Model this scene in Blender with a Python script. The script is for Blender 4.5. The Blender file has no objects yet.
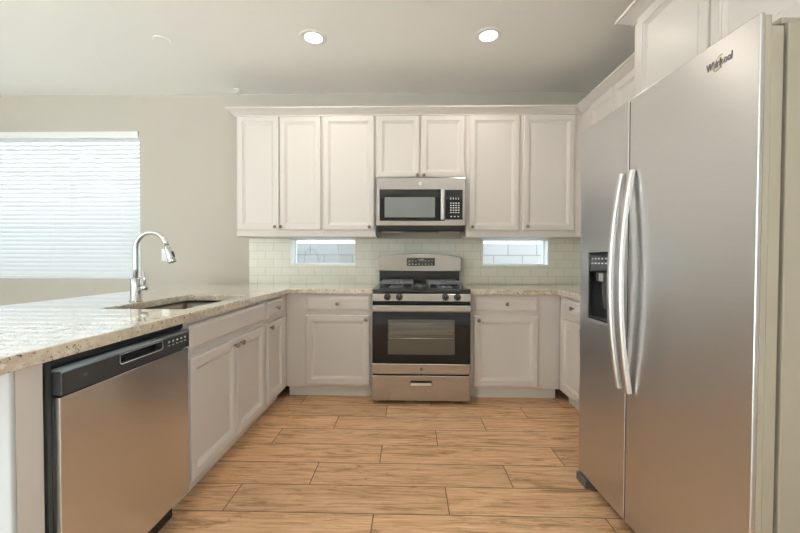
import bpy, bmesh, math, random
from mathutils import Matrix, Vector, Euler
random.seed(7)
PI = math.pi
SC = bpy.context.scene
COL = SC.collection

# ------------------------------------------------------------------ camera
cam_d = bpy.data.cameras.new('camera')
cam_d.sensor_width = 36.0
cam_d.lens = 366.49 / 800 * 36
cam_d.clip_start = 0.02
cam = bpy.data.objects.new('camera', cam_d)
COL.objects.link(cam)
cam.matrix_world = (Matrix.Translation((0, 0, 1.1354)) @ Matrix.Rotation(0.0232, 4, 'Z')
                    @ Matrix.Rotation(PI / 2 - 0.0187, 4, 'X') @ Matrix.Rotation(0.003, 4, 'Z'))
SC.camera = cam

# ------------------------------------------------------------------ view
SC.view_settings.view_transform = 'Standard'
SC.view_settings.look = 'None'
SC.view_settings.gamma = 1
SC.view_settings.use_curve_mapping = False
SC.view_settings.exposure = 0.50
SC.cycles.use_denoising = True
SC.cycles.max_bounces = 10
SC.cycles.diffuse_bounces = 6
SC.cycles.glossy_bounces = 5
SC.cycles.transmission_bounces = 6
SC.cycles.transparent_max_bounces = 12
SC.cycles.caustics_reflective = False
SC.cycles.caustics_refractive = False
SC.cycles.sample_clamp_indirect = 0

# ------------------------------------------------------------------ world
SKY = 2.9
wd = bpy.data.worlds.new('sky'); SC.world = wd
wd.use_nodes = True
nt = wd.node_tree; nt.nodes.clear()
wo = nt.nodes.new('ShaderNodeOutputWorld'); wb = nt.nodes.new('ShaderNodeBackground')
tc = nt.nodes.new('ShaderNodeTexCoord'); sx = nt.nodes.new('ShaderNodeSeparateXYZ')
rp = nt.nodes.new('ShaderNodeValToRGB')
rp.color_ramp.elements[0].position = 0.0; rp.color_ramp.elements[0].color = (.92, .96, 1, 1)
rp.color_ramp.elements[1].position = 1.0; rp.color_ramp.elements[1].color = (.62, .80, 1, 1)
nt.links.new(tc.outputs['Generated'], sx.inputs[0]); nt.links.new(sx.outputs['Z'], rp.inputs[0])
nt.links.new(rp.outputs[0], wb.inputs[0]); wb.inputs[1].default_value = SKY
nt.links.new(wb.outputs[0], wo.inputs[0])

sun_d = bpy.data.lights.new('sun', 'SUN'); sun_d.energy = 21; sun_d.angle = .01; sun_d.color = (1, .96, .93)
sun = bpy.data.objects.new('sun', sun_d); COL.objects.link(sun); sun.rotation_euler = (math.radians(43), 0, math.radians(-24))
LAMP_W = 2.8      # watts of each recessed downlight
LAMP_C = (1.0, .90, .78)

# ------------------------------------------------------------------ sizes
YW = 3.554; XR = 1.817; XL = -5.2; YR = -3.2; ZC = 2.737
ZT = 0.90          # worktop height
FY = 2.95          # face frame of the back base cabinets
FXL = -0.992       # face frame of the left base cabinets
FXR = 1.212
UY = 3.222         # face frame of the back wall cabinets
UXR = 1.49
UZ0, UZ1 = 1.338, 2.398

# ------------------------------------------------------------------ materials
def newmat(name):
    m = bpy.data.materials.new(name); m.use_nodes = True
    return m, m.node_tree.nodes, m.node_tree.links, m.node_tree.nodes['Principled BSDF']

def pmat(name, col, rough=.5, metal=0., bump=0., bscale=60., coat=0., spec=.5, emit=None, es=0., var=0.):
    m, N, L, b = newmat(name)
    b.inputs['Base Color'].default_value = (*col, 1)
    b.inputs['Roughness'].default_value = rough
    b.inputs['Metallic'].default_value = metal
    b.inputs['Specular IOR Level'].default_value = spec
    b.inputs['Coat Weight'].default_value = coat
    b.inputs['Coat Roughness'].default_value = .08
    if emit:
        b.inputs['Emission Color'].default_value = (*emit, 1); b.inputs['Emission Strength'].default_value = es
    t = N.new('ShaderNodeTexCoord'); n = N.new('ShaderNodeTexNoise')
    n.inputs['Scale'].default_value = bscale; n.inputs['Detail'].default_value = 4
    L.new(t.outputs['Object'], n.inputs['Vector'])
    if bump:
        bp = N.new('ShaderNodeBump'); bp.inputs['Strength'].default_value = bump; bp.inputs['Distance'].default_value = .002
        L.new(n.outputs['Fac'], bp.inputs['Height']); L.new(bp.outputs[0], b.inputs['Normal'])
    if var:
        mx = N.new('ShaderNodeMix'); mx.data_type = 'RGBA'
        mx.inputs['A'].default_value = (*[c * (1 - var) for c in col], 1); mx.inputs['B'].default_value = (*[min(1, c * (1 + var)) for c in col], 1)
        L.new(n.outputs['Fac'], mx.inputs['Factor']); L.new(mx.outputs['Result'], b.inputs['Base Color'])
    return m

def steel(name, col, rough=.25, aniso=.75, streak=.10, vertical=False):
    m, N, L, b = newmat(name)
    b.inputs['Metallic'].default_value = 1
    b.inputs['Roughness'].default_value = rough
    b.inputs['Anisotropic'].default_value = aniso
    b.inputs['Anisotropic Rotation'].default_value = 0.0 if vertical else .25
    tg = N.new('ShaderNodeTangent'); tg.direction_type = 'RADIAL'; tg.axis = 'Z'
    L.new(tg.outputs[0], b.inputs['Tangent'])
    t = N.new('ShaderNodeTexCoord'); mp = N.new('ShaderNodeMapping')
    mp.inputs['Scale'].default_value = (260, 260, 3) if vertical else (3, 3, 420)
    n = N.new('ShaderNodeTexNoise'); n.inputs['Scale'].default_value = 1; n.inputs['Detail'].default_value = 3
    L.new(t.outputs['Object'], mp.inputs[0]); L.new(mp.outputs[0], n.inputs['Vector'])
    mx = N.new('ShaderNodeMix'); mx.data_type = 'RGBA'
    mx.inputs['A'].default_value = (*[c * (1 - streak) for c in col], 1); mx.inputs['B'].default_value = (*[min(1, c * (1 + streak)) for c in col], 1)
    L.new(n.outputs['Fac'], mx.inputs['Factor']); L.new(mx.outputs['Result'], b.inputs['Base Color'])
    # broad, faint pressing waves of sheet metal
    n2 = N.new('ShaderNodeTexNoise'); n2.inputs['Scale'].default_value = 2.2; n2.inputs['Detail'].default_value = 1
    L.new(t.outputs['Object'], n2.inputs['Vector'])
    bp = N.new('ShaderNodeBump'); bp.inputs['Strength'].default_value = .12; bp.inputs['Distance'].default_value = .02
    L.new(n2.outputs['Fac'], bp.inputs['Height']); L.new(bp.outputs[0], b.inputs['Normal'])
    return m

def glass_thin(name, tint=(.97, 1, .99)):
    m = bpy.data.materials.new(name); m.use_nodes = True
    N, L = m.node_tree.nodes, m.node_tree.links; N.clear()
    o = N.new('ShaderNodeOutputMaterial'); mx = N.new('ShaderNodeMixShader')
    tr = N.new('ShaderNodeBsdfTransparent'); tr.inputs[0].default_value = (*tint, 1)
    gl = N.new('ShaderNodeBsdfGlossy'); gl.inputs['Roughness'].default_value = .0
    fr = N.new('ShaderNodeFresnel'); fr.inputs[0].default_value = 1.45
    ge = N.new('ShaderNodeNewGeometry'); fm = N.new('ShaderNodeMix'); fm.data_type = 'FLOAT'
    L.new(ge.outputs['Backfacing'], fm.inputs['Factor']); L.new(fr.outputs[0], fm.inputs['A']); fm.inputs['B'].default_value = 0
    L.new(fm.outputs['Result'], mx.inputs[0]); L.new(tr.outputs[0], mx.inputs[1]); L.new(gl.outputs[0], mx.inputs[2])
    L.new(mx.outputs[0], o.inputs[0])
    return m

def granite():
    m, N, L, b = newmat('granite')
    t = N.new('ShaderNodeTexCoord')
    def noise(s, d=5, r=.6):
        n = N.new('ShaderNodeTexNoise'); n.inputs['Scale'].default_value = s; n.inputs['Detail'].default_value = d; n.inputs['Roughness'].default_value = r
        L.new(t.outputs['Object'], n.inputs['Vector']); return n
    def ramp(src, p0, c0, p1, c1):
        r = N.new('ShaderNodeValToRGB'); r.color_ramp.elements[0].position = p0; r.color_ramp.elements[0].color = (*c0, 1)
        r.color_ramp.elements[1].position = p1; r.color_ramp.elements[1].color = (*c1, 1); L.new(src, r.inputs[0]); return r
    base = ramp(noise(22).outputs['Fac'], .35, (.58, .475, .35), .62, (.74, .675, .56))
    def blend(a, fac, col):
        mx = N.new('ShaderNodeMix'); mx.data_type = 'RGBA'; L.new(a, mx.inputs['A']); mx.inputs['B'].default_value = (*col, 1)
        L.new(fac, mx.inputs['Factor']); return mx.outputs['Result']
    # brown flecks, dark flecks, pale crystals
    c = blend(base.outputs[0], ramp(noise(60, 3).outputs['Fac'], .60, (0, 0, 0), .66, (.75, .75, .75)).outputs[0], (.40, .26, .15))
    c = blend(c, ramp(noise(85, 2).outputs['Fac'], .63, (0, 0, 0), .66, (.9, .9, .9)).outputs[0], (.05, .045, .045))
    c = blend(c, ramp(noise(38, 2).outputs['Fac'], .62, (0, 0, 0), .70, (.8, .8, .8)).outputs[0], (.86, .83, .77))
    L.new(c, b.inputs['Base Color'])
    b.inputs['Roughness'].default_value = .04
    b.inputs['Specular IOR Level'].default_value = .9
    b.inputs['Coat Weight'].default_value = .6; b.inputs['Coat Roughness'].default_value = .02
    return m

def plank_floor():
    m, N, L, b = newmat('wood look plank tile')
    t = N.new('ShaderNodeTexCoord'); s = N.new('ShaderNodeSeparateXYZ'); L.new(t.outputs['Object'], s.inputs[0])
    def M(op, a, bb=None, c=None):
        n = N.new('ShaderNodeMath'); n.operation = op
        for i, v in enumerate((a, bb, c)):
            if v is None: continue
            if isinstance(v, (int, float)): n.inputs[i].default_value = v
            else: L.new(v, n.inputs[i])
        return n.outputs[0]
    RH, PL = .2026, 1.0225
    ry = M('DIVIDE', M('SUBTRACT', s.outputs['Y'], 1.613 - RH * 30), RH)
    row = M('FLOOR', ry); fy = M('SUBTRACT', ry, row)
    # joints: row 30 starts at x=-.836, each row further back shifts by a third of a plank
    sh = M('MULTIPLY', M('SUBTRACT', row, 30), .3395)
    rx = M('DIVIDE', M('ADD', M('SUBTRACT', s.outputs['X'], M('SUBTRACT', sh, .836)), PL * 40), PL)
    cx = M('FLOOR', rx); fx = M('SUBTRACT', rx, cx)
    dy = M('MULTIPLY', M('MINIMUM', fy, M('SUBTRACT', 1, fy)), RH)
    dx = M('MULTIPLY', M('MINIMUM', fx, M('SUBTRACT', 1, fx)), PL)
    g = M('LESS_THAN', M('MINIMUM', dx, dy), .0022)
    cid = N.new('ShaderNodeCombineXYZ'); L.new(cx, cid.inputs[0]); L.new(row, cid.inputs[1])
    wn = N.new('ShaderNodeTexWhiteNoise'); wn.noise_dimensions = '3D'; L.new(cid.outputs[0], wn.inputs['Vector'])
    # grain runs along x, each plank its own piece of grain
    off = N.new('ShaderNodeVectorMath'); off.operation = 'MULTIPLY_ADD'
    L.new(wn.outputs['Color'], off.inputs[0]); off.inputs[1].default_value = (40, 40, 40); L.new(t.outputs['Object'], off.inputs[2])
    def grain(sc, scale, det, rough, dist):
        mp = N.new('ShaderNodeMapping'); mp.inputs['Scale'].default_value = sc; L.new(off.outputs[0], mp.inputs[0])
        n = N.new('ShaderNodeTexNoise'); n.inputs['Scale'].default_value = scale; n.inputs['Detail'].default_value = det
        n.inputs['Roughness'].default_value = rough; n.inputs['Distortion'].default_value = dist
        L.new(mp.outputs[0], n.inputs['Vector']); return n.outputs['Fac']
    r = N.new('ShaderNodeValToRGB')
    e = r.color_ramp.elements
    e[0].position = .28; e[0].color = (.34, .19, .10, 1); e[1].position = .66; e[1].color = (.88, .60, .37, 1)
    k = e.new(.39); k.color = (.50, .29, .15, 1); k = e.new(.47); k.color = (.74, .46, .26, 1)
    L.new(grain((1.0, 8, 1), 2.9, 9, .70, 1.2), r.inputs[0])
    fine = N.new('ShaderNodeMix'); fine.data_type = 'RGBA'; fine.blend_type = 'MULTIPLY'; fine.inputs['Factor'].default_value = .8
    r2 = N.new('ShaderNodeValToRGB'); r2.color_ramp.elements[0].position = .35; r2.color_ramp.elements[0].color = (.70, .60, .52, 1); r2.color_ramp.elements[1].position = .6
    L.new(grain((1, 30, 1), 5, 5, .6, .3), r2.inputs[0])
    L.new(r.outputs[0], fine.inputs['A']); L.new(r2.outputs[0], fine.inputs['B'])
    # dark knots
    r3 = N.new('ShaderNodeValToRGB'); r3.color_ramp.elements[0].position = .585; r3.color_ramp.elements[0].color = (0, 0, 0, 1); r3.color_ramp.elements[1].position = .74; r3.color_ramp.elements[1].color = (.75, .75, .75, 1)
    L.new(grain((1.2, 5.5, 1), 3.1, 6, .7, 2.2), r3.inputs[0])
    kn = N.new('ShaderNodeMix'); kn.data_type = 'RGBA'; L.new(r3.outputs[0], kn.inputs['Factor']); L.new(fine.outputs['Result'], kn.inputs['A']); kn.inputs['B'].default_value = (.20, .115, .065, 1)
    hv = N.new('ShaderNodeHueSaturation'); L.new(kn.outputs['Result'], hv.inputs['Color'])
    L.new(M('MULTIPLY_ADD', wn.outputs['Value'], .20, .95), hv.inputs['Value'])
    gm = N.new('ShaderNodeMix'); gm.data_type = 'RGBA'; L.new(g, gm.inputs['Factor']); L.new(hv.outputs[0], gm.inputs['A']); gm.inputs['B'].default_value = (.085, .05, .032, 1)
    L.new(gm.outputs['Result'], b.inputs['Base Color'])
    b.inputs['Roughness'].default_value = .42
    bp = N.new('ShaderNodeBump'); bp.inputs['Strength'].default_value = .5; bp.inputs['Distance'].default_value = .002
    L.new(M('SUBTRACT', 1, g), bp.inputs['Height']); L.new(bp.outputs[0], b.inputs['Normal'])
    return m

def subway(name, axis, x0):
    m, N, L, b = newmat(name)
    t = N.new('ShaderNodeTexCoord'); s = N.new('ShaderNodeSeparateXYZ'); L.new(t.outputs['Object'], s.inputs[0])
    cb = N.new('ShaderNodeCombineXYZ'); ad = N.new('ShaderNodeMath'); ad.inputs[1].default_value = x0
    az = N.new('ShaderNodeMath'); az.inputs[1].default_value = -ZT + .0795 * 2 + .001
    L.new(s.outputs[axis], ad.inputs[0]); L.new(s.outputs['Z'], az.inputs[0])
    L.new(ad.outputs[0], cb.inputs[0]); L.new(az.outputs[0], cb.inputs[1])
    br = N.new('ShaderNodeTexBrick'); L.new(cb.outputs[0], br.inputs['Vector'])
    br.inputs['Scale'].default_value = 1; br.inputs['Brick Width'].default_value = .1605; br.inputs['Row Height'].default_value = .0795
    br.inputs['Mortar Size'].default_value = .0016; br.inputs['Mortar Smooth'].default_value = .3
    br.inputs['Color1'].default_value = (.76, .75, .66, 1); br.inputs['Color2'].default_value = (.80, .785, .70, 1); br.inputs['Mortar'].default_value = (.50, .48, .41, 1)
    L.new(br.outputs['Color'], b.inputs['Base Color'])
    b.inputs['Roughness'].default_value = .22
    iv = N.new('ShaderNodeMath'); iv.operation = 'SUBTRACT'; iv.inputs[0].default_value = 1; L.new(br.outputs['Fac'], iv.inputs[1])
    bp = N.new('ShaderNodeBump'); bp.inputs['Strength'].default_value = .4; bp.inputs['Distance'].default_value = .002
    L.new(iv.outputs[0], bp.inputs['Height']); L.new(bp.outputs[0], b.inputs['Normal'])
    return m

def blockwall():
    m, N, L, b = newmat('concrete block')
    t = N.new('ShaderNodeTexCoord'); s = N.new('ShaderNodeSeparateXYZ'); cb = N.new('ShaderNodeCombineXYZ')
    L.new(t.outputs['Object'], s.inputs[0]); L.new(s.outputs['X'], cb.inputs[0]); L.new(s.outputs['Z'], cb.inputs[1])
    br = N.new('ShaderNodeTexBrick'); L.new(cb.outputs[0], br.inputs['Vector'])
    br.inputs['Scale'].default_value = 1; br.inputs['Brick Width'].default_value = .4; br.inputs['Row Height'].default_value = .2
    br.inputs['Mortar Size'].default_value = .008
    br.inputs['Color1'].default_value = (.40, .39, .395, 1); br.inputs['Color2'].default_value = (.36, .355, .36, 1); br.inputs['Mortar'].default_value = (.25, .245, .25, 1)
    L.new(br.outputs['Color'], b.inputs['Base Color']); b.inputs['Roughness'].default_value = .9
    return m

def slat_mat():
    m = bpy.data.materials.new('white blind slat'); m.use_nodes = True
    N, L = m.node_tree.nodes, m.node_tree.links; b = N['Principled BSDF']
    b.inputs['Base Color'].default_value = (.80, .82, .83, 1); b.inputs['Roughness'].default_value = .35
    tl = N.new('ShaderNodeBsdfTranslucent'); tl.inputs[0].default_value = (.93, .97, 1, 1)
    mx = N.new('ShaderNodeMixShader'); mx.inputs[0].default_value = .15
    L.new(b.outputs[0], mx.inputs[1]); L.new(tl.outputs[0], mx.inputs[2]); L.new(mx.outputs[0], N['Material Output'].inputs[0])
    return m

M_ = dict(
    wall=pmat('greige wall paint', (.54, .505, .445), .75, bump=.06, bscale=180),
    ceil=pmat('ceiling paint', (.92, .915, .885), .85, bump=.08, bscale=140),
    cab=pmat('warm white cabinet paint', (.675, .632, .598), .38, bump=.015, bscale=30),
    toe=pmat('toe kick paint', (.78, .77, .72), .5),
    white=pmat('white paint', (.86, .87, .86), .35),
    vinyl=pmat('white vinyl', (.84, .90, .89), .3),
    drywall=pmat('cool cast drywall', (.58, .62, .645), .7, bump=.05, bscale=160),  # bluish tint puts the cool daylight cast into the colour
    steel=steel('brushed stainless steel', (.46, .43, .415), rough=.20, streak=.14),
    fsteel=steel('fridge stainless steel', (.64, .63, .63), rough=.32, aniso=.65, streak=.05),
    dsteel=steel('dishwasher stainless steel', (.72, .725, .74), rough=.25, aniso=.80, streak=.06),
    hsteel=pmat('satin steel handle', (.72, .71, .71), .42, 1),
    chrome=pmat('chrome', (.56, .57, .58), .13, 1),
    sink=pmat('satin sink steel', (.34, .31, .28), .36, 1),
    nickel=pmat('antique nickel', (.30, .255, .21), .28, 1),
    black=pmat('black enamel', (.018, .018, .02), .22, coat=.3),
    blackp=pmat('black plastic', (.03, .032, .035), .38),
    cap=pmat('blue grey plastic', (.17, .20, .23), .25, coat=.3),
    strip=pmat('dark grey plastic', (.045, .048, .052), .27, coat=.3),
    glassb=pmat('black oven glass', (.008, .009, .011), .06, spec=.4),
    mwin=pmat('microwave door mesh glass', (.22, .235, .235), .12, coat=.4),
    owin=pmat('oven window', (.10, .095, .075), .10, coat=.5),
    iron=pmat('cast iron grate', (.20, .21, .23), .32),
    fside=pmat('grey beige appliance side', (.36, .32, .25), .35, bump=.03, bscale=500),
    gasket=pmat('dark gasket', (.05, .055, .05), .6),
    legend=pmat('white legend print', (.75, .77, .78), .5),
    grey=pmat('grey badge', (.20, .20, .21), .35, .6),
    gold=pmat('gold swoosh', (.62, .47, .22), .3, 1),
    lens=pmat('lit lamp lens', (1, 1, 1), .5, emit=(1, .93, .84), es=8),
    display=pmat('amber display glass', (.03, .02, .012), .08, coat=.5),
    granite=granite(), floor=plank_floor(),
    tile=subway('cream subway tile', 'X', 1.556), tiles=subway('cream subway tile side', 'Y', 5.0),
    block=blockwall(), slat=slat_mat(), glass=glass_thin('window glass'),
    carpet=pmat('added bounce carpet', (.70, .68, .66), .95, bump=.5, bscale=400),  # kept pale so the added carpet bounces daylight up to the ceiling
    ground=pmat('pale concrete ground', (.72, .71, .70), .9, bump=.1, bscale=20),
    wood=pmat('oak door', (.45, .27, .14), .45),
)

# ------------------------------------------------------------------ mesh helpers
def obj(name, bm, mat, parent=None, smooth=False, bevel=0.0, seg=2):
    bmesh.ops.recalc_face_normals(bm, faces=bm.faces)
    me = bpy.data.meshes.new(name); bm.to_mesh(me); bm.free()
    me.materials.append(mat)
    o = bpy.data.objects.new(name, me); COL.objects.link(o)
    if parent is not None: o.parent = parent
    if smooth:
        for p in me.polygons: p.use_smooth = True
    if bevel:
        md = o.modifiers.new('bevel', 'BEVEL'); md.width = bevel; md.segments = seg; md.limit_method = 'ANGLE'; md.angle_limit = .6
        md.harden_normals = False
    return o

def B(): return bmesh.new()

def box(bm, x0, x1, y0, y1, z0, z1):
    vs = [bm.verts.new((x, y, z)) for x in (x0, x1) for y in (y0, y1) for z in (z0, z1)]
    for f in ((0, 1, 3, 2), (4, 6, 7, 5), (0, 4, 5, 1), (2, 3, 7, 6), (0, 2, 6, 4), (1, 5, 7, 3)):
        bm.faces.new([vs[i] for i in f])
    return bm

def nested(bm, x0, x1, z0, z1, prof, y=0.0):
    """rectangular rings with (inset, height towards -y); last ring is closed."""
    rings = []
    for ins, h in prof:
        rings.append([bm.verts.new(p) for p in ((x0 + ins, y - h, z0 + ins), (x1 - ins, y - h, z0 + ins), (x1 - ins, y - h, z1 - ins), (x0 + ins, y - h, z1 - ins))])
    bm.faces.new(rings[0][::-1])
    for a, b in zip(rings, rings[1:]):
        for i in range(4):
            bm.faces.new((a[i], a[(i + 1) % 4], b[(i + 1) % 4], b[i]))
    bm.faces.new(rings[-1])
    return bm

def lathe(bm, prof, axis='Z', c=(0, 0, 0), n=24):
    """prof: list of (radius, along)"""
    c = Vector(c); rings = []
    def P(r, h, a):
        u, v = r * math.cos(a), r * math.sin(a)
        return c + Vector({'Z': (u, v, h), 'Y': (u, h, v), 'X': (h, u, v)}[axis])
    for r, h in prof:
        if r < 1e-6: rings.append([bm.verts.new(P(0, h, 0))])
        else: rings.append([bm.verts.new(P(r, h, 2 * PI * k / n)) for k in range(n)])
    for a, b in zip(rings, rings[1:]):
        for k in range(n):
            k2 = (k + 1) % n
            if len(a) == 1 and len(b) == 1: continue
            if len(a) == 1: bm.faces.new((a[0], b[k2], b[k]))
            elif len(b) == 1: bm.faces.new((a[k], a[k2], b[0]))
            else: bm.faces.new((a[k], a[k2], b[k2], b[k]))
    for rg in (rings[0], rings[-1]):
        if len(rg) > 2:
            try: bm.faces.new(rg)
            except ValueError: pass
    return bm

def tube(bm, pts, r, n=12, flat=1.0, caps=True):
    """swept tube; r may be a list; flat squashes one cross axis"""
    pts = [Vector(p) for p in pts]; rs = r if isinstance(r, (list, tuple)) else [r] * len(pts)
    rings = []; up = None
    for i, p in enumerate(pts):
        d = (pts[min(i + 1, len(pts) - 1)] - pts[max(i - 1, 0)]).normalized()
        if up is None:
            up = Vector((0, 0, 1)) if abs(d.z) < .9 else Vector((0, 1, 0))
        a = d.cross(up).normalized(); b = a.cross(d).normalized(); up = b
        rings.append([bm.verts.new(p + (a * math.cos(2 * PI * k / n) + b * flat * math.sin(2 * PI * k / n)) * rs[i]) for k in range(n)])
    for a, b in zip(rings, rings[1:]):
        for k in range(n):
            bm.faces.new((a[k], a[(k + 1) % n], b[(k + 1) % n], b[k]))
    if caps:
        bm.faces.new(rings[0]); bm.faces.new(rings[-1])
    return bm

def prism(bm, poly, axis, a0, a1):
    """extrude closed 2-D polygon along axis. X: poly=(y,z); Y: (x,z); Z: (x,y)"""
    def P(u, v, a): return {'X': (a, u, v), 'Y': (u, a, v), 'Z': (u, v, a)}[axis]
    A = [bm.verts.new(P(u, v, a0)) for u, v in poly]; Bv = [bm.verts.new(P(u, v, a1)) for u, v in poly]
    n = len(poly)
    for i in range(n): bm.faces.new((A[i], A[(i + 1) % n], Bv[(i + 1) % n], Bv[i]))
    bm.faces.new(A[::-1]); bm.faces.new(Bv)
    return bm

def slab(bm, xs, ys, keep, h0, h1, plane='Z'):
    """solid made of grid cells (keep(cx,cy) true), extruded from h0 to h1 with no inner walls"""
    def P(u, v, h): return {'Z': (u, v, h), 'Y': (u, h, v), 'X': (h, u, v)}[plane]
    vc = {}
    def V(i, j, k):
        if (i, j, k) not in vc: vc[(i, j, k)] = bm.verts.new(P(xs[i], ys[j], (h0, h1)[k]))
        return vc[(i, j, k)]
    K = {(i, j) for i in range(len(xs) - 1) for j in range(len(ys) - 1) if keep((xs[i] + xs[i + 1]) / 2, (ys[j] + ys[j + 1]) / 2)}
    for i, j in K:
        for k in (0, 1): bm.faces.new([V(i, j, k), V(i + 1, j, k), V(i + 1, j + 1, k), V(i, j + 1, k)])
        for (di, dj, a, b) in ((-1, 0, (i, j), (i, j + 1)), (1, 0, (i + 1, j), (i + 1, j + 1)), (0, -1, (i, j), (i + 1, j)), (0, 1, (i, j + 1), (i + 1, j + 1))):
            if (i + di, j + dj) not in K:
                bm.faces.new([V(*a, 0), V(*b, 0), V(*b, 1), V(*a, 1)])
    bmesh.ops.dissolve_limit(bm, angle_limit=.01, verts=bm.verts[:], edges=bm.edges[:])
    return bm

def textmesh(name, s, size, mat, parent, ext=.0006, align='CENTER', shear=0.0, bold=0.0):
    cu = bpy.data.curves.new(name, 'FONT'); cu.body = s; cu.size = size; cu.extrude = ext; cu.align_x = align; cu.align_y = 'CENTER'; cu.shear = shear; cu.offset = bold
    tmp = bpy.data.objects.new('tmp', cu); COL.objects.link(tmp)
    dg = bpy.context.evaluated_depsgraph_get(); me = bpy.data.meshes.new_from_object(tmp.evaluated_get(dg))
    bpy.data.objects.remove(tmp); me.materials.clear(); me.materials.append(mat)
    o = bpy.data.objects.new(name, me); COL.objects.link(o); o.parent = parent
    return o

def tag(o, label=None, cat=None, group=None, kind=None):
    if label: o['label'] = label
    if cat: o['category'] = cat
    if group: o['group'] = group
    if kind: o['kind'] = kind
    return o

def thing(name, label, cat, loc=(0, 0, 0), rz=0.0, group=None, kind=None):
    o = bpy.data.objects.new(name, None); COL.objects.link(o); o.empty_display_size = .1
    o.location = loc; o.rotation_euler = (0, 0, rz)
    return tag(o, label, cat, group, kind)

def struct(name, bm, mat, **k):
    return tag(obj(name, bm, mat, **k), kind='structure')

# ------------------------------------------------------------------ setting: shell
T = .16
struct('floor', box(B(), XL - T, XR + T, YR - T, YW + T, -.12, 0), M_['floor'])
struct('floor_bounce_carpet', slab(B(), [XL, -2.10, XR], [YR, -.5, YW - .001], lambda x, y: x < -2.10 or y < -.5, .0, .012), M_['carpet'])  # unseen carpet, put in to throw light back up
struct('ceiling', box(B(), XL - T, XR + T, YR - T, YW + T, ZC, ZC + .12), M_['ceil'])
WIN = (-4.47, -2.642, .937, 2.385)                    # big window in the back wall
SW = ((-1.147, -.511, 1.078, 1.345), (.707, 1.345, 1.078, 1.345))
HOLES = (WIN,) + SW
def wkeep(holes): return lambda x, z: not any(a < x < b and c < z < d for a, b, c, d in holes)
xs = sorted({XL - T, XR + T, *[h[0] for h in HOLES], *[h[1] for h in HOLES]})
zs = sorted({0, ZC, *[h[2] for h in HOLES], *[h[3] for h in HOLES]})
struct('wall_back', slab(B(), xs, zs, wkeep(HOLES), YW, YW + T, 'Y'), M_['wall'])
struct('wall_right', slab(B(), [YR, -2.9, -.3, YW], [0, .4, 2.35, ZC], wkeep(((-2.9, -.3, .4, 2.35),)), XR, XR + T, 'X'), M_['wall'])
LW = ((-2.8, .2, .6, 2.4),)
struct('wall_left', slab(B(), [YR, -2.8, .2, YW], [0, .6, 2.4, ZC], wkeep(LW), XL - T, XL, 'X'), M_['wall'])
RW = ((-4.9, -1.95, 0, 2.2),)
struct('wall_rear', slab(B(), [XL - T, -4.9, -1.95, XR + T], [0, 2.2, ZC], wkeep(RW), YR - T, YR, 'Y'), M_['wall'])
struct('roof_shade_added', box(B(), XL - .7, XR + .7, YR - .66, YW + .66, ZC + .125, ZC + .30), M_['white'])  # unseen slab added so its overhang keeps the sun off the fence
struct('ground', box(B(), -25, 25, -25, 25, -.35, -.15), M_['ground'])

def window(name, axis, at, a0, a1, z0, z1, mull=(), fw=.045, depth=.05, rail=None):
    """a frame with its pane; `at` is the plane of the glass"""
    w = thing(name, None, None, kind='structure')
    bm = B()
    def bx(u0, u1, v0, v1):
        if axis == 'Y': box(bm, u0, u1, at - depth / 2, at + depth / 2, v0, v1)
        else: box(bm, at - depth / 2, at + depth / 2, u0, u1, v0, v1)
    bx(a0, a1, z0, z0 + fw); bx(a0, a1, z1 - fw, z1); bx(a0, a0 + fw, z0 + fw, z1 - fw); bx(a1 - fw, a1, z0 + fw, z1 - fw)
    for m in mull: bx(m - fw / 2, m + fw / 2, z0 + fw, z1 - fw)
    obj('window_frame', bm, M_['vinyl'], w)
    bm = B(); g = .004
    if axis == 'Y': box(bm, a0 + .01, a1 - .01, at - g / 2, at + g / 2, z0 + .01, z1 - .01)
    else: box(bm, at - g / 2, at + g / 2, a0 + .01, a1 - .01, z0 + .01, z1 - .01)
    obj('glass_pane', bm, M_['glass'], w)
    return w

window('window_1', 'Y', YW + .13, *WIN, mull=(-3.43,), fw=.035, depth=.04)
for k, h in enumerate(SW):
    w = window('window_%d' % (k + 2), 'Y', YW + .105, *h, fw=.022)
    # white lining of the reveal
    bm = B(); x0, x1, z0, z1 = h; t = .012
    box(bm, x0, x1, YW - .014, YW + .079, z0, z0 + t); box(bm, x0, x1, YW - .001, YW + .079, z1 - t, z1)
    box(bm, x0, x0 + t, YW - .014, YW + .079, z0 + t, z1 - t - .008); box(bm, x1 - t, x1, YW - .014, YW + .079, z0 + t, z1 - t - .008)
    obj('reveal_lining', bm, M_['white'], w)
window('window_4', 'X', XL - .10, -2.8, .2, .6, 2.4, mull=(-1.3,))  # unseen window, added to let in daylight from the left
window('door_added_rear', 'Y', YR - .10, -4.9, -1.95, 0, 2.2, mull=(-3.42,), fw=.07)  # unseen rear glass door, added to bring in sky and sun
window('window_5', 'X', XR + .10, -2.9, -.3, .4, 2.35, mull=(-1.6,))  # unseen window, added to light the left bank of cabinets
# daylight portals sit in the openings
def portal(loc, rot, sx_, sy_):
    l = bpy.data.lights.new('daylight_portal', 'AREA'); l.shape = 'RECTANGLE'; l.size = sx_; l.size_y = sy_; l.cycles.is_portal = True
    o = bpy.data.objects.new('daylight_portal', l); COL.objects.link(o); o.location = loc; o.rotation_euler = rot
portal((-3.42, YR - .15, 1.1), (PI / 2, 0, 0), 2.95, 2.2)
portal((XL - .15, -1.3, 1.5), (PI / 2, 0, -PI / 2), 3.0, 1.8)
portal((XR + .15, -1.6, 1.375), (PI / 2, 0, PI / 2), 2.6, 1.95)
portal(((WIN[0] + WIN[1]) / 2, YW + .18, 1.66), (-PI / 2, 0, 0), 1.83, 1.45)
for h in SW: portal(((h[0] + h[1]) / 2, YW + .18, 1.21), (-PI / 2, 0, 0), .64, .27)

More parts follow.
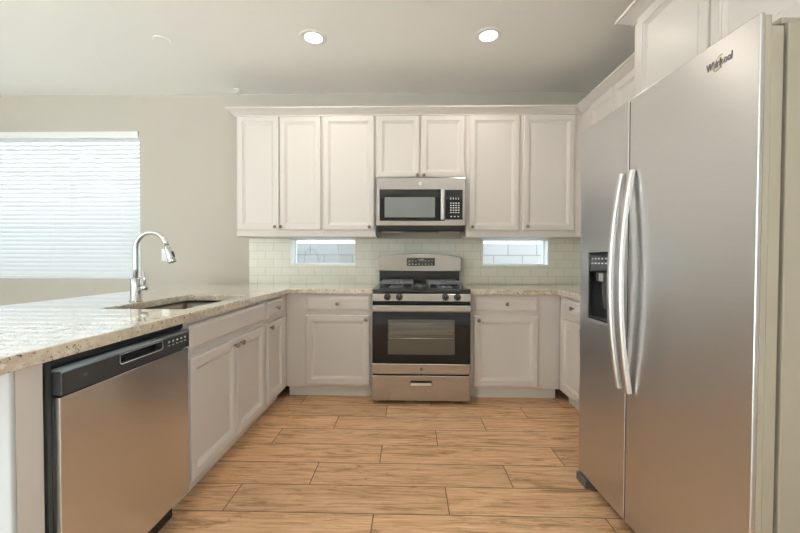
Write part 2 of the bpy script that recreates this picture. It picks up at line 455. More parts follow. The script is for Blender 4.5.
tag(obj('block_fence', box(B(), -9, 5, 5.2, 5.35, -.15, 1.365), M_['block']),
    'pale concrete block fence seen through the two small backsplash windows', 'fence')

# baseboards
struct('baseboard_right', box(B(), XR - .014, XR - .001, YR, .9, .013, .09), M_['white'], bevel=.003)
struct('baseboard_back', box(B(), XL + .02, -2.07, YW - .014, YW - .001, .013, .09), M_['white'], bevel=.003)

# ------------------------------------------------------------------ backsplash

xs = sorted({-1.556, XR - .001, *[h[0] for h in SW], *[h[1] for h in SW]})
bs = obj('tile_backsplash', slab(B(), xs, [ZT + .001, 1.078, 1.3365], lambda x, z: not any(a < x < b and c < z < d for a, b, c, d in SW), YW - .010, YW - .0005, 'Y'), M_['tile'])
tag(bs, 'cream subway tile backsplash on the back wall, pierced by two small windows', 'backsplash')
bs2 = obj('tile_backsplash', box(B(), XR - .010, XR - .0005, 1.99, YW - .011, ZT + .001, 1.335), M_['tiles'])
tag(bs2, 'narrow strip of cream subway tile on the right wall, mostly hidden by the refrigerator', 'backsplash')

# ------------------------------------------------------------------ cabinets
DOOR = [(0, 0), (0, .015), (.002, .0185), (.006, .020), (.044, .020), (.0465, .0150), (.052, .0150), (.056, .0115), (.067, .0060), (.078, .0060)]
DRAWER = [(0, 0), (0, .011), (.003, .0135), (.009, .014), (.017, .019), (.022, .020)]
def knob(parent, x, y, z, label=None):
    bm = lathe(B(), [(.0055, 0), (.0055, -.010), (.009, -.014), (.0145, -.018), (.0155, -.023), (.012, -.028), (.0045, -.0305), (0, -.031)], 'Y', (x, y, z), 18)
    return obj('knob', bm, M_['nickel'], parent, smooth=True)
def panel(name, parent, x0, x1, z0, z1, prof, kn=None):
    d = obj(name, nested(B(), x0, x1, z0, z1, prof, -.001), M_['cab'], parent)
    if kn: knob(d, kn[0], -.0205, kn[1])
    return d
DZ = (.125, .686); RZ = (.719, .840)
def base_cabinet(label, loc, rz, w, doors, drawers, depth=.595, sink=False):
    """local: x along the face, -y out of the face; x from 0 to w"""
    t = thing('base_cabinet', label, 'cabinet', loc, rz, 'white base cabinets under the worktop')
    if sink:
        obj('cabinet_box', box(B(), 0, w, .0, depth, .10, .62), M_['cab'], t, bevel=.0008, seg=1)
        obj('top_rail', box(B(), 0, w, .0, .018, .6205, .858), M_['cab'], t)
        for q in (0, w - .018): obj('side_panel', box(B(), q, q + .018, .0185, depth, .6205, .858), M_['cab'], t)
    else: obj('cabinet_box', box(B(), 0, w, .0, depth, .10, .858), M_['cab'], t, bevel=.0008, seg=1)
    obj('toe_kick', box(B(), 0, w, .075, .09, .0, .0995), M_['toe'], t)
    for d in doors: panel('door', t, d[0], d[1], DZ[0], DZ[1], DOOR, d[2:] or None)
    for d in drawers: panel('drawer' if len(d) > 2 else 'false_front', t, d[0], d[1], RZ[0], RZ[1], DRAWER, d[2:] or None)
    return t
HP = PI / 2
# left bank (faces +x): local x -> +Y
base_cabinet('white two-door sink base cabinet beside the dishwasher, false front above its doors', (FXL, 1.573, 0), HP, .912,
             [(.037, .480, .445, .655), (.484, .878, .519, .655)], [(.037, .878)], sink=True)
base_cabinet('narrow white base cabinet between sink cabinet and left corner, one drawer over one door', (FXL, 2.4855, 0), HP, .463,
             [(.030, .345, .064, .655)], [(.030, .345, .1875, .780)])
base_cabinet('white base cabinet left of the range in the back row, drawer over one door', (-.9915, FY, 0), 0, .7025,
             [(.1625, .6825, .6525, .655)], [(.1625, .6825, .4225, .780)])
base_cabinet('white base cabinet right of the range in the back row, drawer over one door', (.492, FY, 0), 0, .718,
             [(.0345, .5435, .0685, .655)], [(.0345, .5435, .2895, .785)])
base_cabinet('white base cabinet along the right wall, partly hidden behind the refrigerator', (FXR, 2.948, 0), -HP, .955,
             [(.070, .492, .445, .655), (.500, .920, .535, .655)], [(.070, .492, .281, .785), (.500, .920, .71, .785)])

def wall_cabinet(label, loc, rz, w, z0, z1, doors, depth=.328, rail=True):
    t = thing('wall_cabinet', label, 'cabinet', (loc[0], loc[1], z0), rz, 'white wall cabinets')
    h = z1 - z0
    obj('cabinet_box', box(B(), 0, w, 0, depth, 0, h), M_['cab'], t, bevel=.0008, seg=1)
    for d in doors: panel('door', t, d[0], d[1], d[2] - z0, d[3] - z0, DOOR, (d[4], d[5] - z0) if len(d) > 4 else None)
    return t
d0, d1 = 1.394, 2.384
wall_cabinet('tall white double-door wall cabinet at the left end of the upper row', (-1.523, UY), 0, .7625, UZ0, UZ1,
             [(.017, .382, d0, d1, .352, 1.421), (.390, .752, d0, d1, .404, 1.421)])
wall_cabinet('tall white single-door wall cabinet just left of the microwave', (-.7595, UY), 0, .4695, UZ0, UZ1, [(.010, .456, d0, d1, .417, 1.421)])
wall_cabinet('short white double-door cabinet directly above the microwave', (-.289, UY), 0, .788, 1.842, UZ1,
             [(.012, .380, 1.853, d1, .362, 1.868), (.392, .772, 1.853, d1, .418, 1.868)])
wall_cabinet('tall white single-door wall cabinet just right of the microwave', (.500, UY), 0, .471, UZ0, UZ1, [(.024, .456, d0, d1, .053, 1.422)])
wall_cabinet('tall white wall cabinet in the right corner of the back row', (.972, UY), 0, .843, UZ0, UZ1, [(.018, .455, d0, d1, .050, 1.423)])
wall_cabinet('white double-door wall cabinet on the right wall behind the refrigerator top', (UXR, 3.220), -HP, .995, UZ0, UZ1,
             [(.175, .520, d0, d1, .49, 1.421), (.530, .905, d0, d1, .56, 1.421)], depth=.325)
fc = wall_cabinet('deep white double-door cabinet above the refrigerator', (1.205, 2.010), -HP, 1.03, 1.86, UZ1,
             [(.052, .508, 1.875, d1, .47, 1.90), (.520, .976, 1.875, d1, .56, 1.90)], depth=.610)

# crown moulding with mitred corners: sweep profile (out, up) along a path
def crown(path, outs, name, label):
    prof = [(0, -.008), (.008, -.008), (.010, .002), (.017, .006), (.034, .020), (.053, .032), (.057, .037), (.067, .040), (.069, .052), (0, .052)]
    bm = B(); rings = []
    for (x, y), (ox, oy) in zip(path, outs):
        rings.append([bm.verts.new((x + ox * u, y + oy * u, UZ1 + v)) for u, v in prof])
    n = len(prof)
    for a, b in zip(rings, rings[1:]):
        for k in range(n): bm.faces.new((a[k], a[(k + 1) % n], b[(k + 1) % n], b[k]))
    bm.faces.new(rings[0]); bm.faces.new(rings[-1])
    o = obj(name, bm, M_['cab']); tag(o, label, 'moulding'); return o
e = .0015
crown([(-1.523 - e, YW - .002), (-1.523 - e, UY - e), (UXR - e, UY - e), (UXR - e, 2.092)],
      [(-1, 0), (-1, -1), (-1, -1), (-1, 0)], 'crown_moulding', 'long white crown moulding along the top of the back row of wall cabinets')
crown([(UXR - .09, 2.010 + e), (1.205 - e, 2.010 + e), (1.205 - e, .98 - e), (1.79, .98 - e)],
      [(0, 1), (-1, 1), (-1, -1), (0, -1)], 'crown_moulding', 'short white crown moulding around the deep cabinet above the refrigerator')

# ------------------------------------------------------------------ peninsula end
tag(obj('end_panel', box(B(), -1.60, -.985, .891, .960, 0, .858), M_['cab'], bevel=.001),
    'cream cabinet end panel beside the dishwasher', 'panel')
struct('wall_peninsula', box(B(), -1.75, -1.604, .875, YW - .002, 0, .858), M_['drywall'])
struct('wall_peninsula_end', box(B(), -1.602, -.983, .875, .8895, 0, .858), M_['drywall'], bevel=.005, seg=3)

# ------------------------------------------------------------------ worktops
SX0, SX1, SY0, SY1 = -1.46, -1.052, 1.69, 2.385
CX = -2.03
ct = obj('granite_worktop', slab(B(), [CX, SX0, SX1, -.957, -.2855], [.60, SY0, SY1, 2.914, YW - .012],
         lambda x, y: (x < -.957 or y > 2.914) and not (SX0 < x < SX1 and SY0 < y < SY1), ZT - .04, ZT), M_['granite'], bevel=.004, seg=3)
tag(ct, 'long speckled beige granite worktop holding the sink, from the peninsula to the range', 'worktop')
ct2 = obj('granite_worktop', slab(B(), [.4885, 1.177, XR - .012], [1.965, 2.914, YW - .012], lambda x, y: x > 1.177 or y > 2.914, ZT - .04, ZT), M_['granite'], bevel=.004, seg=3)
tag(ct2, 'speckled beige granite worktop turning the corner right of the range', 'worktop')

# ------------------------------------------------------------------ sink
sk = thing('undermount_sink', 'stainless steel undermount sink set in the peninsula worktop', 'sink', ((SX0 + SX1) / 2, (SY0 + SY1) / 2, .66))
hx, hy = (SX1 - SX0) / 2 + .006, (SY1 - SY0) / 2 + .006
bm = B(); rings = []
def rrect(hx, hy, r, z, n=5):
    out = []
    for cx, cy, a0 in ((hx - r, hy - r, 0), (-hx + r, hy - r, HP), (-hx + r, -hy + r, PI), (hx - r, -hy + r, 1.5 * PI)):
        for k in range(n + 1):
            a = a0 + HP * k / n; out.append(bm.verts.new((cx + r * math.cos(a), cy + r * math.sin(a), z)))
    return out
for (ax, ay, r, z) in ((hx + .022, hy + .022, .02, .197), (hx, hy, .018, .197), (hx - .003, hy - .003, .022, .06), (hx - .012, hy - .012, .03, .022), (hx - .04, hy - .04, .03, .012), (.05, .05, .049, .006)):
    rings.append(rrect(ax, ay, r, z))
for a, b in zip(rings, rings[1:]):
    for k in range(len(a)): bm.faces.new((a[k], a[(k + 1) % len(a)], b[(k + 1) % len(a)], b[k]))
bm.faces.new(rings[-1])
o = obj('basin', bm, M_['sink'], sk, smooth=True)
sd = o.modifiers.new('solid', 'SOLIDIFY'); sd.thickness = .0015; sd.offset = -1
obj('drain', lathe(B(), [(0, .004), (.018, .004), (.022, .009), (.042, .010), (.045, .008), (.045, .0065)], 'Z', (0, 0, 0)), M_['chrome'], sk, smooth=True)

# ------------------------------------------------------------------ faucet
fx, fy = -1.515, 2.0
fa = thing('kitchen_faucet', 'tall chrome gooseneck faucet standing behind the sink', 'faucet', (fx, fy, ZT + .0005))
obj('faucet_body', lathe(B(), [(.031, 0), (.031, .004), (.0265, .008), (.0262, .120), (.024, .126), (.018, .130), (.0135, .133)], 'Z'), M_['chrome'], fa, smooth=True)
R = .090; pts = [(0, 0, z) for z in (.128, .18, .24, .285)]
for k in range(1, 15):
    a = PI - (PI - .24) * k / 14
    pts.append((R + R * math.cos(a), 0, .285 + R * 1.08 * math.sin(a)))
obj('spout', tube(B(), pts, .0125, 16), M_['chrome'], fa, smooth=True)
p = Vector(pts[-1]); d = (Vector(pts[-1]) - Vector(pts[-2])).normalized()
sp = obj('spray_head', tube(B(), [p, p + d * .006, p + d * .012, p + d * .055, p + d * .092, p + d * .098], [.0125, .0135, .0165, .018, .0215, .0195], 18), M_['chrome'], fa, smooth=True)
q = p + d * .055 + Vector((.0175, 0, .006))
obj('spray_button', tube(B(), [q - d * .016, q + d * .016], .006, 10), M_['blackp'], sp, smooth=True)
hd = obj('handle', lathe(B(), [(.015, .020), (.015, .058), (.013, .062), (.0, .063)], 'X', (0, 0, .075), 18), M_['chrome'], fa, smooth=True)
obj('lever', tube(B(), [(.048, 0, .080), (.050, 0, .12), (.046, -.002, .165)], [.006, .0055, .0045], 12), M_['chrome'], hd, smooth=True)

# ------------------------------------------------------------------ dishwasher
dw = thing('dishwasher', 'stainless steel dishwasher with dark control strip under the peninsula worktop', 'dishwasher', (-.985, .967, 0), HP)
W = .602
obj('tub_body', box(B(), .002, W, .004, .58, .10, .835), M_['blackp'], dw)
obj('kick_plate', box(B(), .004, W - .002, .05, .065, .002, .098), M_['black'], dw)
bm = prism(B(), [(.004, .118), (-.022, .118), (-.0285, .13), (-.0285, .752), (.004, .752)], 'X', .012, W - .004)
obj('door_panel', bm, M_['dsteel'], dw, bevel=.003)
# control strip with rounded top and a pocket handle
PX0, PX1, PZ0, PZ1 = .215, .425, .786, .818
st = obj('control_strip', slab(B(), [.012, PX0, PX1, W - .004], [.757, PZ0, PZ1, .826], lambda x, z: not (PX0 < x < PX1 and PZ0 < z < PZ1), -.034, -.004, 'Y'), M_['strip'], dw, bevel=.006, seg=4)
obj('strip_cap', tube(B(), [(.0125, -.0185, .8235), (W - .0045, -.0185, .8235)], .0165, 20, flat=.62), M_['cap'], st, smooth=True)
obj('pocket_back', box(B(), PX0 - .01, PX1 + .01, -.0035, .0035, PZ0 - .01, PZ1 + .01), M_['black'], st)
bm = tube(B(), [(PX0 + .006, -.0345, PZ0), (PX1 - .006, -.0345, PZ0), (PX1, -.0345, PZ0 + .006), (PX1, -.0345, PZ1), (PX0, -.0345, PZ1), (PX0, -.0345, PZ0 + .006), (PX0 + .006, -.0345, PZ0)], .0017, 6)
obj('pocket_rim', bm, M_['hsteel'], st, smooth=True)
bm = B()
for k in range(5):
    box(bm, .455 + k * .026, .470 + k * .026, -.0347, -.0338, .789, .791)
    box(bm, .458 + k * .026, .467 + k * .026, -.0347, -.0338, .801, .808)
obj('button_legend', bm, M_['legend'], st)
t_ = textmesh('maker_badge', 'GE', .012, M_['grey'], st); t_.location = (.085, -.0342, .795); t_.rotation_euler = (HP, 0, 0)
obj('inner_edge', box(B(), .0, .011, -.004, .003, .12, .85), M_['gasket'], dw)
obj('top_gap_shade', box(B(), .004, W, -.002, .006, .8355, .857), M_['black'], dw)  # black strip standing in for the shaded gap under the worktop

# ------------------------------------------------------------------ range
rg = thing('gas_range', 'stainless steel gas range with black oven door in the middle of the back wall', 'range', (.1015, 2.880, 0))
w = .385
obj('range_body', box(B(), -w, w, .02, .655, .03, .872), M_['black'], rg, bevel=.002)
for sx_ in (-1, 1):
    for yy in (.06, .60):
        obj('leveling_foot', lathe(B(), [(.016, 0), (.016, .010), (.008, .012), (.008, .03)], 'Z', (sx_ * .33, yy, 0), 14), M_['blackp'], rg, smooth=True)
ck = obj('cooktop', slab(B(), [-w, -.345, .345, w], [-.018, .03, .60, .655], lambda x, y: True, .873, .905), M_['black'], rg, bevel=.008, seg=4)
# burners
for bx_, by, r in ((-.20, .17, .045), (-.20, .44, .036), (.20, .17, .045), (.20, .44, .036), (0, .31, .04)):
    b_ = obj('burner', lathe(B(), [(r + .018, .9055), (r + .016, .912), (r + .004, .914), (r + .004, .921), (0, .921)], 'Z', (bx_, by, 0), 28), M_['iron'], ck, smooth=False)
    obj('burner_cap', lathe(B(), [(r, .9215), (r, .928), (r - .006, .931), (0, .931)], 'Z', (bx_, by, 0), 28), M_['black'], b_, smooth=False)
# grates
def grate(cx):
    bm = B(); x0, x1, y0, y1, z = cx - .135, cx + .135, .05, .565, .945; t = .0065
    tube(bm, [(x0 + .02, y0, z), (x1 - .02, y0, z), (x1, y0 + .02, z), (x1, y1 - .02, z), (x1 - .02, y1, z), (x0 + .02, y1, z), (x0, y1 - .02, z), (x0, y0 + .02, z), (x0 + .02, y0, z)], t, 8)
    tube(bm, [(x0, (y0 + y1) / 2, z), (x1, (y0 + y1) / 2, z)], t, 8)
    for by in (.17, .44):
        for a in range(4):
            an = PI / 4 + a * HP if False else a * HP
            dx, dy = math.cos(an), math.sin(an); r1 = .132 if a % 2 == 0 else .125
            r1 = .132 if abs(dx) > .5 else .12
            tube(bm, [(cx + dx * .025, by + dy * .025, z + .004), (cx + dx * .06, by + dy * .06, z + .005), (cx + dx * r1, by + dy * r1, z)], t, 8)
    for px in (x0 + .004, x1 - .004):
        for py in (y0 + .015, (y0 + y1) / 2, y1 - .015):
            tube(bm, [(px, py, .9055), (px, py, z)], .0065, 8)
    return obj('grate', bm, M_['iron'], rg, smooth=True)
grate(-.20); grate(.20)
# backguard
bg = obj('backguard', box(B(), -.376, .376, .57, .654, .9055, 1.04), M_['black'], rg, bevel=.006, seg=3)
bm = B(); top = []
for k in range(17):
    u = -1 + 2 * k / 16; top.append((u * .392, 1.196 - .036 * u * u))
top[0] = (-.392, 1.150); top.insert(1, (-.384, 1.160)); top[-1] = (.392, 1.150); top.insert(-1, (.384, 1.160))
low = []
for k in range(9):
    u = 1 - 2 * k / 8; low.append((u * .392, 1.030 - .004 * (1 - u * u)))
prism(bm, top + low, 'Y', .548, .648)
bp_ = obj('backguard_panel', bm, M_['steel'], bg, bevel=.006, seg=3)
dsp = obj('clock_display', box(B(), -.118, .145, .544, .5479, 1.078, 1.152), M_['display'], bg, bevel=.002)
bm = B()
for j, ks in ((0, range(8)), (1, range(3)), (1, range(5, 8))):
    bm = B()
    for k in ks:
        box(bm, -.100 + k * .030, -.086 + k * .030, .5432, .5439, 1.090 + j * .032, 1.095 + j * .032 + .004 * (k % 2))
    obj('button_row', bm, M_['legend'], bg)
t_ = textmesh('clock_digits', '12:00', .026, M_['legend'], bg, .0003); t_.location = (.012, .5436, 1.132); t_.rotation_euler = (HP, 0, 0)
# control panel and knobs
cp = obj('control_panel', prism(B(), [(-.016, .806), (-.024, .812), (-.020, .866), (-.012, .872), (.019, .872), (.019, .806)], 'X', -w, w), M_['steel'], rg, bevel=.002)
for kx in (-.2655, -.1725, .1865, .2805):
    kb = obj('burner_knob', lathe(B(), [(.027, -.0235), (.027, -.027), (.021, -.030), (.0195, -.049), (.016, -.052), (0, -.052)], 'Y', (kx, 0, .844), 22), M_['blackp'], cp, smooth=False)
    obj('knob_grip', box(B(), kx - .0055, kx + .0055, -.060, -.0518, .825, .863), M_['black'], kb, bevel=.002)
    obj('knob_mark', box(B(), kx - .001, kx + .001, -.0606, -.0601, .848, .862), M_['legend'], kb)
# oven door: glass face, window, lower steel strip, handle
od = obj('oven_door', box(B(), -w + .001, w - .001, -.022, .019, .322, .800), M_['glassb'], rg, bevel=.004)
bm = B()
box(bm, -.262, .262, -.0235, -.0222, .392, .668)
obj('oven_window', bm, M_['owin'], od)
bm = B()
tube(bm, [(-.262, -.0242, .392), (.262, -.0242, .392), (.262, -.0242, .668), (-.262, -.0242, .668), (-.262, -.0242, .392)], .0018, 6)
obj('window_border', bm, M_['strip'], od, smooth=True)
bm = B()
tube(bm, [(-.252, -.0242, .520), (.252, -.0242, .520)], .0022, 6)
for k in range(9): tube(bm, [(-.252, -.0240, .555 + .010 * k), (.252, -.0240, .555 + .010 * k)], .0007, 4)
obj('oven_rack', bm, M_['hsteel'], od, smooth=True)
obj('door_strip', box(B(), -w + .001, w - .001, -.026, .019, .238, .320), M_['steel'], rg, bevel=.004)
lg = obj('maker_emblem', lathe(B(), [(.0135, -.0262), (.0135, -.0274), (.0115, -.0274), (.0115, -.0265), (0, -.0265)], 'Y', (0, 0, .280), 24), M_['grey'], rg)
t_ = textmesh('emblem_letters', 'GE', .012, M_['grey'], lg); t_.location = (0, -.0268, .280); t_.rotation_euler = (HP, 0, 0)
hn = obj('oven_handle', prism(B(), [(-.066, .732), (-.070, .745), (-.070, .772), (-.064, .784), (-.056, .784), (-.054, .770), (-.054, .746), (-.058, .732)], 'X', -w + .004, w - .004), M_['steel'], od, bevel=.003)
for s_ in (-1, 1):
    obj('handle_bracket', box(B(), s_ * .345 - .018, s_ * .345 + .018, -.056, -.0215, .738, .778), M_['hsteel'], hn, bevel=.004)
dr = obj('storage_drawer', slab(B(), [-w + .001, -.083, .083, w - .001], [.028, .152, .186, .226], lambda x, z: not (abs(x) < .083 and .152 < z < .186), -.024, .0, 'Y'), M_['steel'], rg, bevel=.003)
obj('drawer_back', box(B(), -.36, .36, .001, .019, .04, .22), M_['black'], dr)
obj('drawer_pull', prism(B(), [(-.0265, .150), (-.0265, .170), (-.018, .168), (-.014, .152)], 'X', -.082, .082), M_['hsteel'], dr, bevel=.001)

# ------------------------------------------------------------------ microwave
mw = thing('microwave_oven', 'stainless steel over-the-range microwave under the short wall cabinet', 'microwave', (.1055, 3.150, 1.385))
w = .381
obj('microwave_body', box(B(), -w, w, .034, .395, .012, .450), M_['black'], mw, bevel=.002)
fr = obj('door_frame', slab(B(), [-w, -.354, .202, w], [.042, .086, .350, .453], lambda x, z: not (-.354 < x < .202 and .086 < z < .350), .0, .033, 'Y'), M_['steel'], mw, bevel=.004)
obj('door_glass', box(B(), -.353, .163, -.003, .03, .087, .349), M_['glassb'], fr, bevel=.002)
obj('mesh_window', box(B(), -.312, .118, -.0045, -.0032, .112, .285), M_['mwin'], fr)
hh = obj('door_handle', prism(B(), [(.166, -.030), (.171, -.036), (.193, -.036), (.198, -.030), (.198, -.024), (.166, -.024)], 'Z', .092, .348), M_['hsteel'], fr, bevel=.003)
for zz in (.105, .325): obj('handle_post', box(B(), .172, .192, -.0245, .030, zz - .012, zz + .012), M_['hsteel'], hh)
obj('handle_recess', box(B(), .164, .2015, .004, .032, .087, .349), M_['black'], fr)
kp = obj('keypad', box(B(), .207, .355, -.004, -.0005, .094, .348), M_['glassb'], fr, bevel=.002)
bm = B()
for r_ in range(5):
    bm = B()
    for c_ in range(4):
        box(bm, .248 + c_ * .022, .261 + c_ * .022, -.0048, -.0041, .150 + r_ * .020, .158 + r_ * .020)
    obj('key_row', bm, M_['legend'], kp)
bm = B()
for c_ in range(3): box(bm, .252 + c_ * .030, .264 + c_ * .030, -.0048, -.0041, .116, .124)
obj('start_row', bm, M_['legend'], kp)
bm = B()
for c_ in range(4): box(bm, .250 + c_ * .022, .256 + c_ * .022, -.0048, -.0041, .264, .282)
obj('mode_row', bm, M_['legend'], kp)
lg = obj('maker_emblem', lathe(B(), [(.016, -.0005), (.016, -.0016), (.0138, -.0016), (.0138, -.0008), (0, -.0008)], 'Y', (-.008, 0, .402), 24), M_['legend'], fr)
t_ = textmesh('emblem_letters', 'GE', .014, M_['grey'], lg); t_.location = (-.008, -.0012, .402); t_.rotation_euler = (HP, 0, 0)
vt = obj('underside_vent', prism(B(), [(.004, .040), (.016, .004), (.030, -.006), (.14, -.006), (.14, .011), (.033, .011), (.033, .040)], 'X', -w + .01, w - .01), M_['blackp'], mw, bevel=.003)
obj('task_light', box(B(), -.13, .15, .016, .10, -.009, -.0062), M_['black'], vt)
for s_ in (-1, 1): obj('grease_filter', box(B(), s_ * .25 - .09, s_ * .25 + .09, .03, .13, -.010, -.0062), M_['fside'], vt)

# ------------------------------------------------------------------ refrigerator
FR = math.atan2(-.99888, .04724)          # local x runs from the far edge towards the camera, local -y is out of the doors
fg = thing('refrigerator', 'large stainless steel side-by-side refrigerator on the right with curved handles', 'refrigerator', (.889, 1.915, 0), FR)
FW = .910; SM = .376
obj('fridge_body', box(B(), .004, FW - .004, .082, .80, .045, 1.775), M_['fside'], fg, bevel=.004)
obj('door_gasket', box(B(), .016, FW - .016, .066, .0815, .06, 1.76), M_['gasket'], fg)
DX0, DX1, DZ0, DZ1 = .071, .262, .842, 1.180
# freezer door: a slab with the dispenser opening
def core(par, x0, x1, hole=None):
    xs_ = [x0, x1] if not hole else [x0, hole[0], hole[1], x1]
    zs_ = [.045, 1.790] if not hole else [.045, hole[2], hole[3], 1.790]
    kp_ = lambda x, z: not hole or not (hole[0] < x < hole[1] and hole[2] < z < hole[3])
    obj('door_core', slab(B(), xs_, zs_, kp_, .0142, .032, 'Y'), M_['fside'], par, bevel=.001)
    obj('door_liner', box(B(), x0, x1, .0655 if False else .0322, .065, .045, 1.762) if not hole else slab(B(), xs_, [.045, hole[2], hole[3], 1.762], kp_, .0322, .065, 'Y'), M_['fside'], par, bevel=.001)
bm = B(); slab(bm, [0, DX0, DX1, SM - .004], [.045, DZ0, DZ1, 1.795], lambda x, z: not (DX0 < x < DX1 and DZ0 < z < DZ1), 0, .014, 'Y')
fd = obj('freezer_door', bm, M_['fsteel'], fg, bevel=.003, seg=3)
core(fd, .002, SM - .005, (DX0, DX1, DZ0, DZ1))
rd = obj('fridge_door', box(B(), SM + .004, FW, 0, .014, .045, 1.795), M_['fsteel'], fg, bevel=.003, seg=3)
obj('door_gap_shade', box(B(), SM - .0038, SM + .0038, .003, .06, .05, 1.788), M_['gasket'], fg)  # dark filler painting the shade in the gap between the doors
core(rd, SM + .005, FW - .001)
dp = obj('water_dispenser', box(B(), DX0 + .001, DX1 - .001, .052, .064, DZ0 + .001, DZ1 - .001), M_['black'], fd)
bm = B(); i0, i1 = DX0 + .0005, DX1 - .0005
slab(bm, [i0, i0 + .006, i1 - .006, i1], [DZ0 + .0005, DZ0 + .008, DZ1 - .006, DZ1 - .0005], lambda x, z: not (i0 + .006 < x < i1 - .006 and DZ0 + .008 < z < DZ1 - .006), -.002, .004, 'Y')
obj('dispenser_rim', bm, M_['hsteel'], dp)
bm = slab(B(), [i0, i0 + .006, i1 - .006, i1], [DZ0 + .0005, DZ0 + .008, DZ1 - .006, DZ1 - .0005], lambda x, z: not (i0 + .006 < x < i1 - .006 and DZ0 + .008 < z < DZ1 - .006), .0042, .051, 'Y')
obj('recess_lining', bm, M_['black'], dp)
dc = obj('dispenser_controls', box(B(), i0 + .007, i1 - .007, .004, .050, 1.082, 1.172), M_['glassb'], dp, bevel=.003)
bm = B()
for k in range(5):
    box(bm, .098 + k * .028, .112 + k * .028, .0030, .0038, 1.118, 1.124)
    box(bm, .100 + k * .028, .110 + k * .028, .0030, .0038, 1.140, 1.146)
obj('button_legend', bm, M_['legend'], dc)
obj('dispenser_nozzle', box(B(), .120, .225, .012, .050, 1.035, 1.080), M_['blackp'], dp, bevel=.004)
obj('chute', box(B(), .150, .185, .009, .0115, 1.036, 1.074), M_['hsteel'], dp, bevel=.002)
obj('paddle', prism(B(), [(.030, 1.034), (.044, .90), (.050, .90), (.042, 1.034)], 'X', .135, .205), M_['strip'], dp, bevel=.002)
obj('drip_tray', box(B(), i0 + .008, i1 - .008, .006, .050, .852, .864), M_['strip'], dp, bevel=.002)
def fhandle(par, xc, lean):
    pts = []; N_ = 22
    for k in range(N_ + 1):
        u = -1 + 2 * k / N_
        pts.append((xc + lean * (u * u - 1) * .012, -.012 - .036 * (1 - u * u), 1.046 + .452 * u))
    bm = B(); rings = []; hw, ht = .0135, .009
    for i, p_ in enumerate(pts):
        p_ = Vector(p_); d_ = (Vector(pts[min(i + 1, N_)]) - Vector(pts[max(i - 1, 0)])).normalized()
        nn = Vector((0, -1, 0)); nn = (nn - d_ * nn.dot(d_)).normalized(); s_ = d_.cross(nn)
        sec = [(-hw, -ht), (-hw, ht * .3), (-hw * .6, ht), (hw * .6, ht), (hw, ht * .3), (hw, -ht)]
        rings.append([bm.verts.new(p_ + s_ * a + nn * b) for a, b in sec])
    for a, b in zip(rings, rings[1:]):
        for k in range(6): bm.faces.new((a[k], a[(k + 1) % 6], b[(k + 1) % 6], b[k]))
    bm.faces.new(rings[0]); bm.faces.new(rings[-1])
    return obj('door_handle', bm, M_['hsteel'], par, bevel=.002)
fhandle(fd, SM - .030, 1); fhandle(rd, SM + .034, .6)
bd = textmesh('maker_badge', 'Whirlpool', .0225, M_['grey'], rd, .0008, shear=.1, bold=.0007); bd.scale = (.92, 1.35, 1); bd.location = (.787, -.0008, 1.727); bd.rotation_euler = (HP, 0, 0)
bm = B(); pts = [(.010 * math.cos(a) * 2.2, .012 * math.sin(a), 0) for a in [2 * PI * k / 28 * .86 + .5 for k in range(29)]]
rot = Matrix.Rotation(.55, 4, 'Z')
tube(bm, [rot @ Vector(q_) for q_ in pts], .0009, 6)
sw = obj('badge_swoosh', bm, M_['gold'], bd, smooth=True); sw.location = (0, 0, .0005)
obj('top_hinge', box(B(), FW - .075, FW - .012, .068, .14, 1.7755, 1.792), M_['fside'], fg, bevel=.004)
obj('kick_grille', box(B(), .012, FW - .012, .055, .075, .004, .044), M_['blackp'], fg)
for xx in (.022, FW - .092):
    obj('leveling_foot', box(B(), xx - .015, xx + .075, -.014, .0545, .0, .040), M_['grey'], fg, bevel=.004)

# ------------------------------------------------------------------ blind on the big window
x0, x1, z0, z1 = WIN
bl = thing('window_blind', 'white horizontal slat blind lowered over the large window on the left', 'blind', (x0, YW, z0))
Wb = x1 - x0
obj('headrail_valance', prism(B(), [(-.012, Wb * 0 + (z1 - z0) - .066), (-.016, (z1 - z0) - .058), (-.016, (z1 - z0) - .010), (-.012, (z1 - z0) - .004), (.045, (z1 - z0) - .004), (.045, (z1 - z0) - .066)], 'X', .004, Wb - .004), M_['white'], bl, bevel=.002)
bm = B(); n = 32; top = z1 - z0 - .085; bot = .052
for k in range(n):
    zc = bot + (top - bot) * k / (n - 1); a = math.radians(60); hw = .025
    # gently crowned slat, room edge low
    A = []
    for s_ in range(5):
        u = -1 + s_ / 2.0
        yy = .022 + hw * u * math.cos(a); zz = zc + hw * u * math.sin(a)
        c_ = .003 * (1 - u * u); A.append((yy - c_ * math.sin(a), zz + c_ * math.cos(a)))
    lo = [(y_ + .0022 * math.sin(a), z_ - .0022 * math.cos(a)) for y_, z_ in A]
    prism(bm, A + lo[::-1], 'X', .012, Wb - .012)
obj('slats', bm, M_['slat'], bl)
obj('bottom_rail', box(B(), .012, Wb - .012, .006, .038, .004, .026), M_['slat'], bl, bevel=.003)
for cx in (.18, .95, Wb - .18):
    bm = B()
    for yy in (.002, .044): box(bm, cx - .001, cx + .001, yy - .0006, yy + .0006, .024, z1 - z0 - .067)
    obj('ladder_cord', bm, M_['white'], bl)

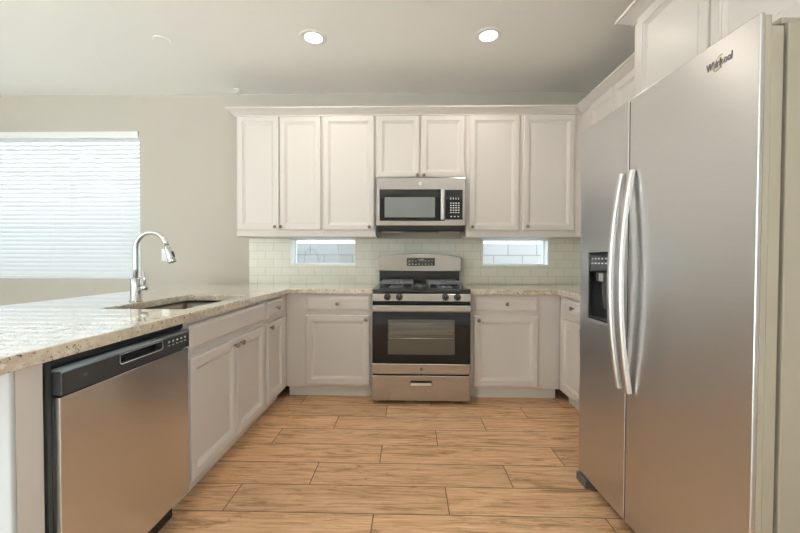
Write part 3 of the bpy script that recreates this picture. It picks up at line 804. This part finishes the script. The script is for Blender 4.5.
# ------------------------------------------------------------------ small wall and ceiling fittings
ol = thing('light_switch', 'white switch plate on the wall between the faucet and the tiles', 'switch', (-2.392, YW - .001, 1.174))
obj('cover_plate', nested(B(), -.036, .036, -.058, .058, [(0, 0), (0, .004), (.003, .006), (.006, .0065)], 0), M_['white'], ol)
obj('rocker', nested(B(), -.016, .016, -.033, .033, [(0, .0064), (0, .009), (.002, .010)], 0), M_['vinyl'], ol)

cs = thing('ceiling_sprinkler', 'small white sprinkler head at the ceiling above the left end of the cabinets', 'sprinkler', (-1.62, 3.46, ZC - .0005))
obj('sprinkler_plate', lathe(B(), [(.032, 0), (.030, -.006), (.012, -.010), (0, -.010)], 'Z'), M_['white'], cs, smooth=True)
obj('sprinkler_head', lathe(B(), [(.010, -.010), (.012, -.022), (.018, -.026), (.018, -.030), (0, -.031)], 'Z'), M_['white'], cs, smooth=True)
tag(obj('ceiling_cover_plate', lathe(B(), [(.058, ZC - .0005), (.058, ZC - .005), (.050, ZC - .008), (0, ZC - .008)], 'Z', (-1.81, 2.67, 0), 40), M_['ceil']),
    'flat round ceiling-coloured cover plate on the ceiling left of both downlights', 'cover plate')

def downlight(x, y, label):
    t = thing('recessed_downlight', label, 'ceiling light', (x, y, ZC), 0, 'recessed ceiling downlights')
    obj('trim_ring', lathe(B(), [(.060, -.0005), (.098, -.0005), (.098, -.003), (.090, -.0065), (.064, -.0065), (.060, -.0005)], 'Z', n=40), M_['white'], t)
    obj('lamp_lens', lathe(B(), [(.062, -.0012), (.062, -.003), (0, -.0035)], 'Z', n=32), M_['lens'], t)
    l = bpy.data.lights.new('lamp_light', 'AREA'); l.shape = 'DISK'; l.size = .11; l.energy = LAMP_W; l.color = LAMP_C; l.spread = math.radians(160)
    o = bpy.data.objects.new('lamp_light', l); COL.objects.link(o); o.location = (0, 0, -.008); o.parent = t
    return t
downlight(-.691, 2.66, 'round lit ceiling downlight on the left of the two in view')
downlight(.565, 2.66, 'round lit ceiling downlight on the right of the two in view')
for x in (-.691, .565):  # unseen downlights, added as fill light from behind
    for y in (-1.4,): downlight(x, y, 'added lit ceiling downlight, unseen, behind the camera')
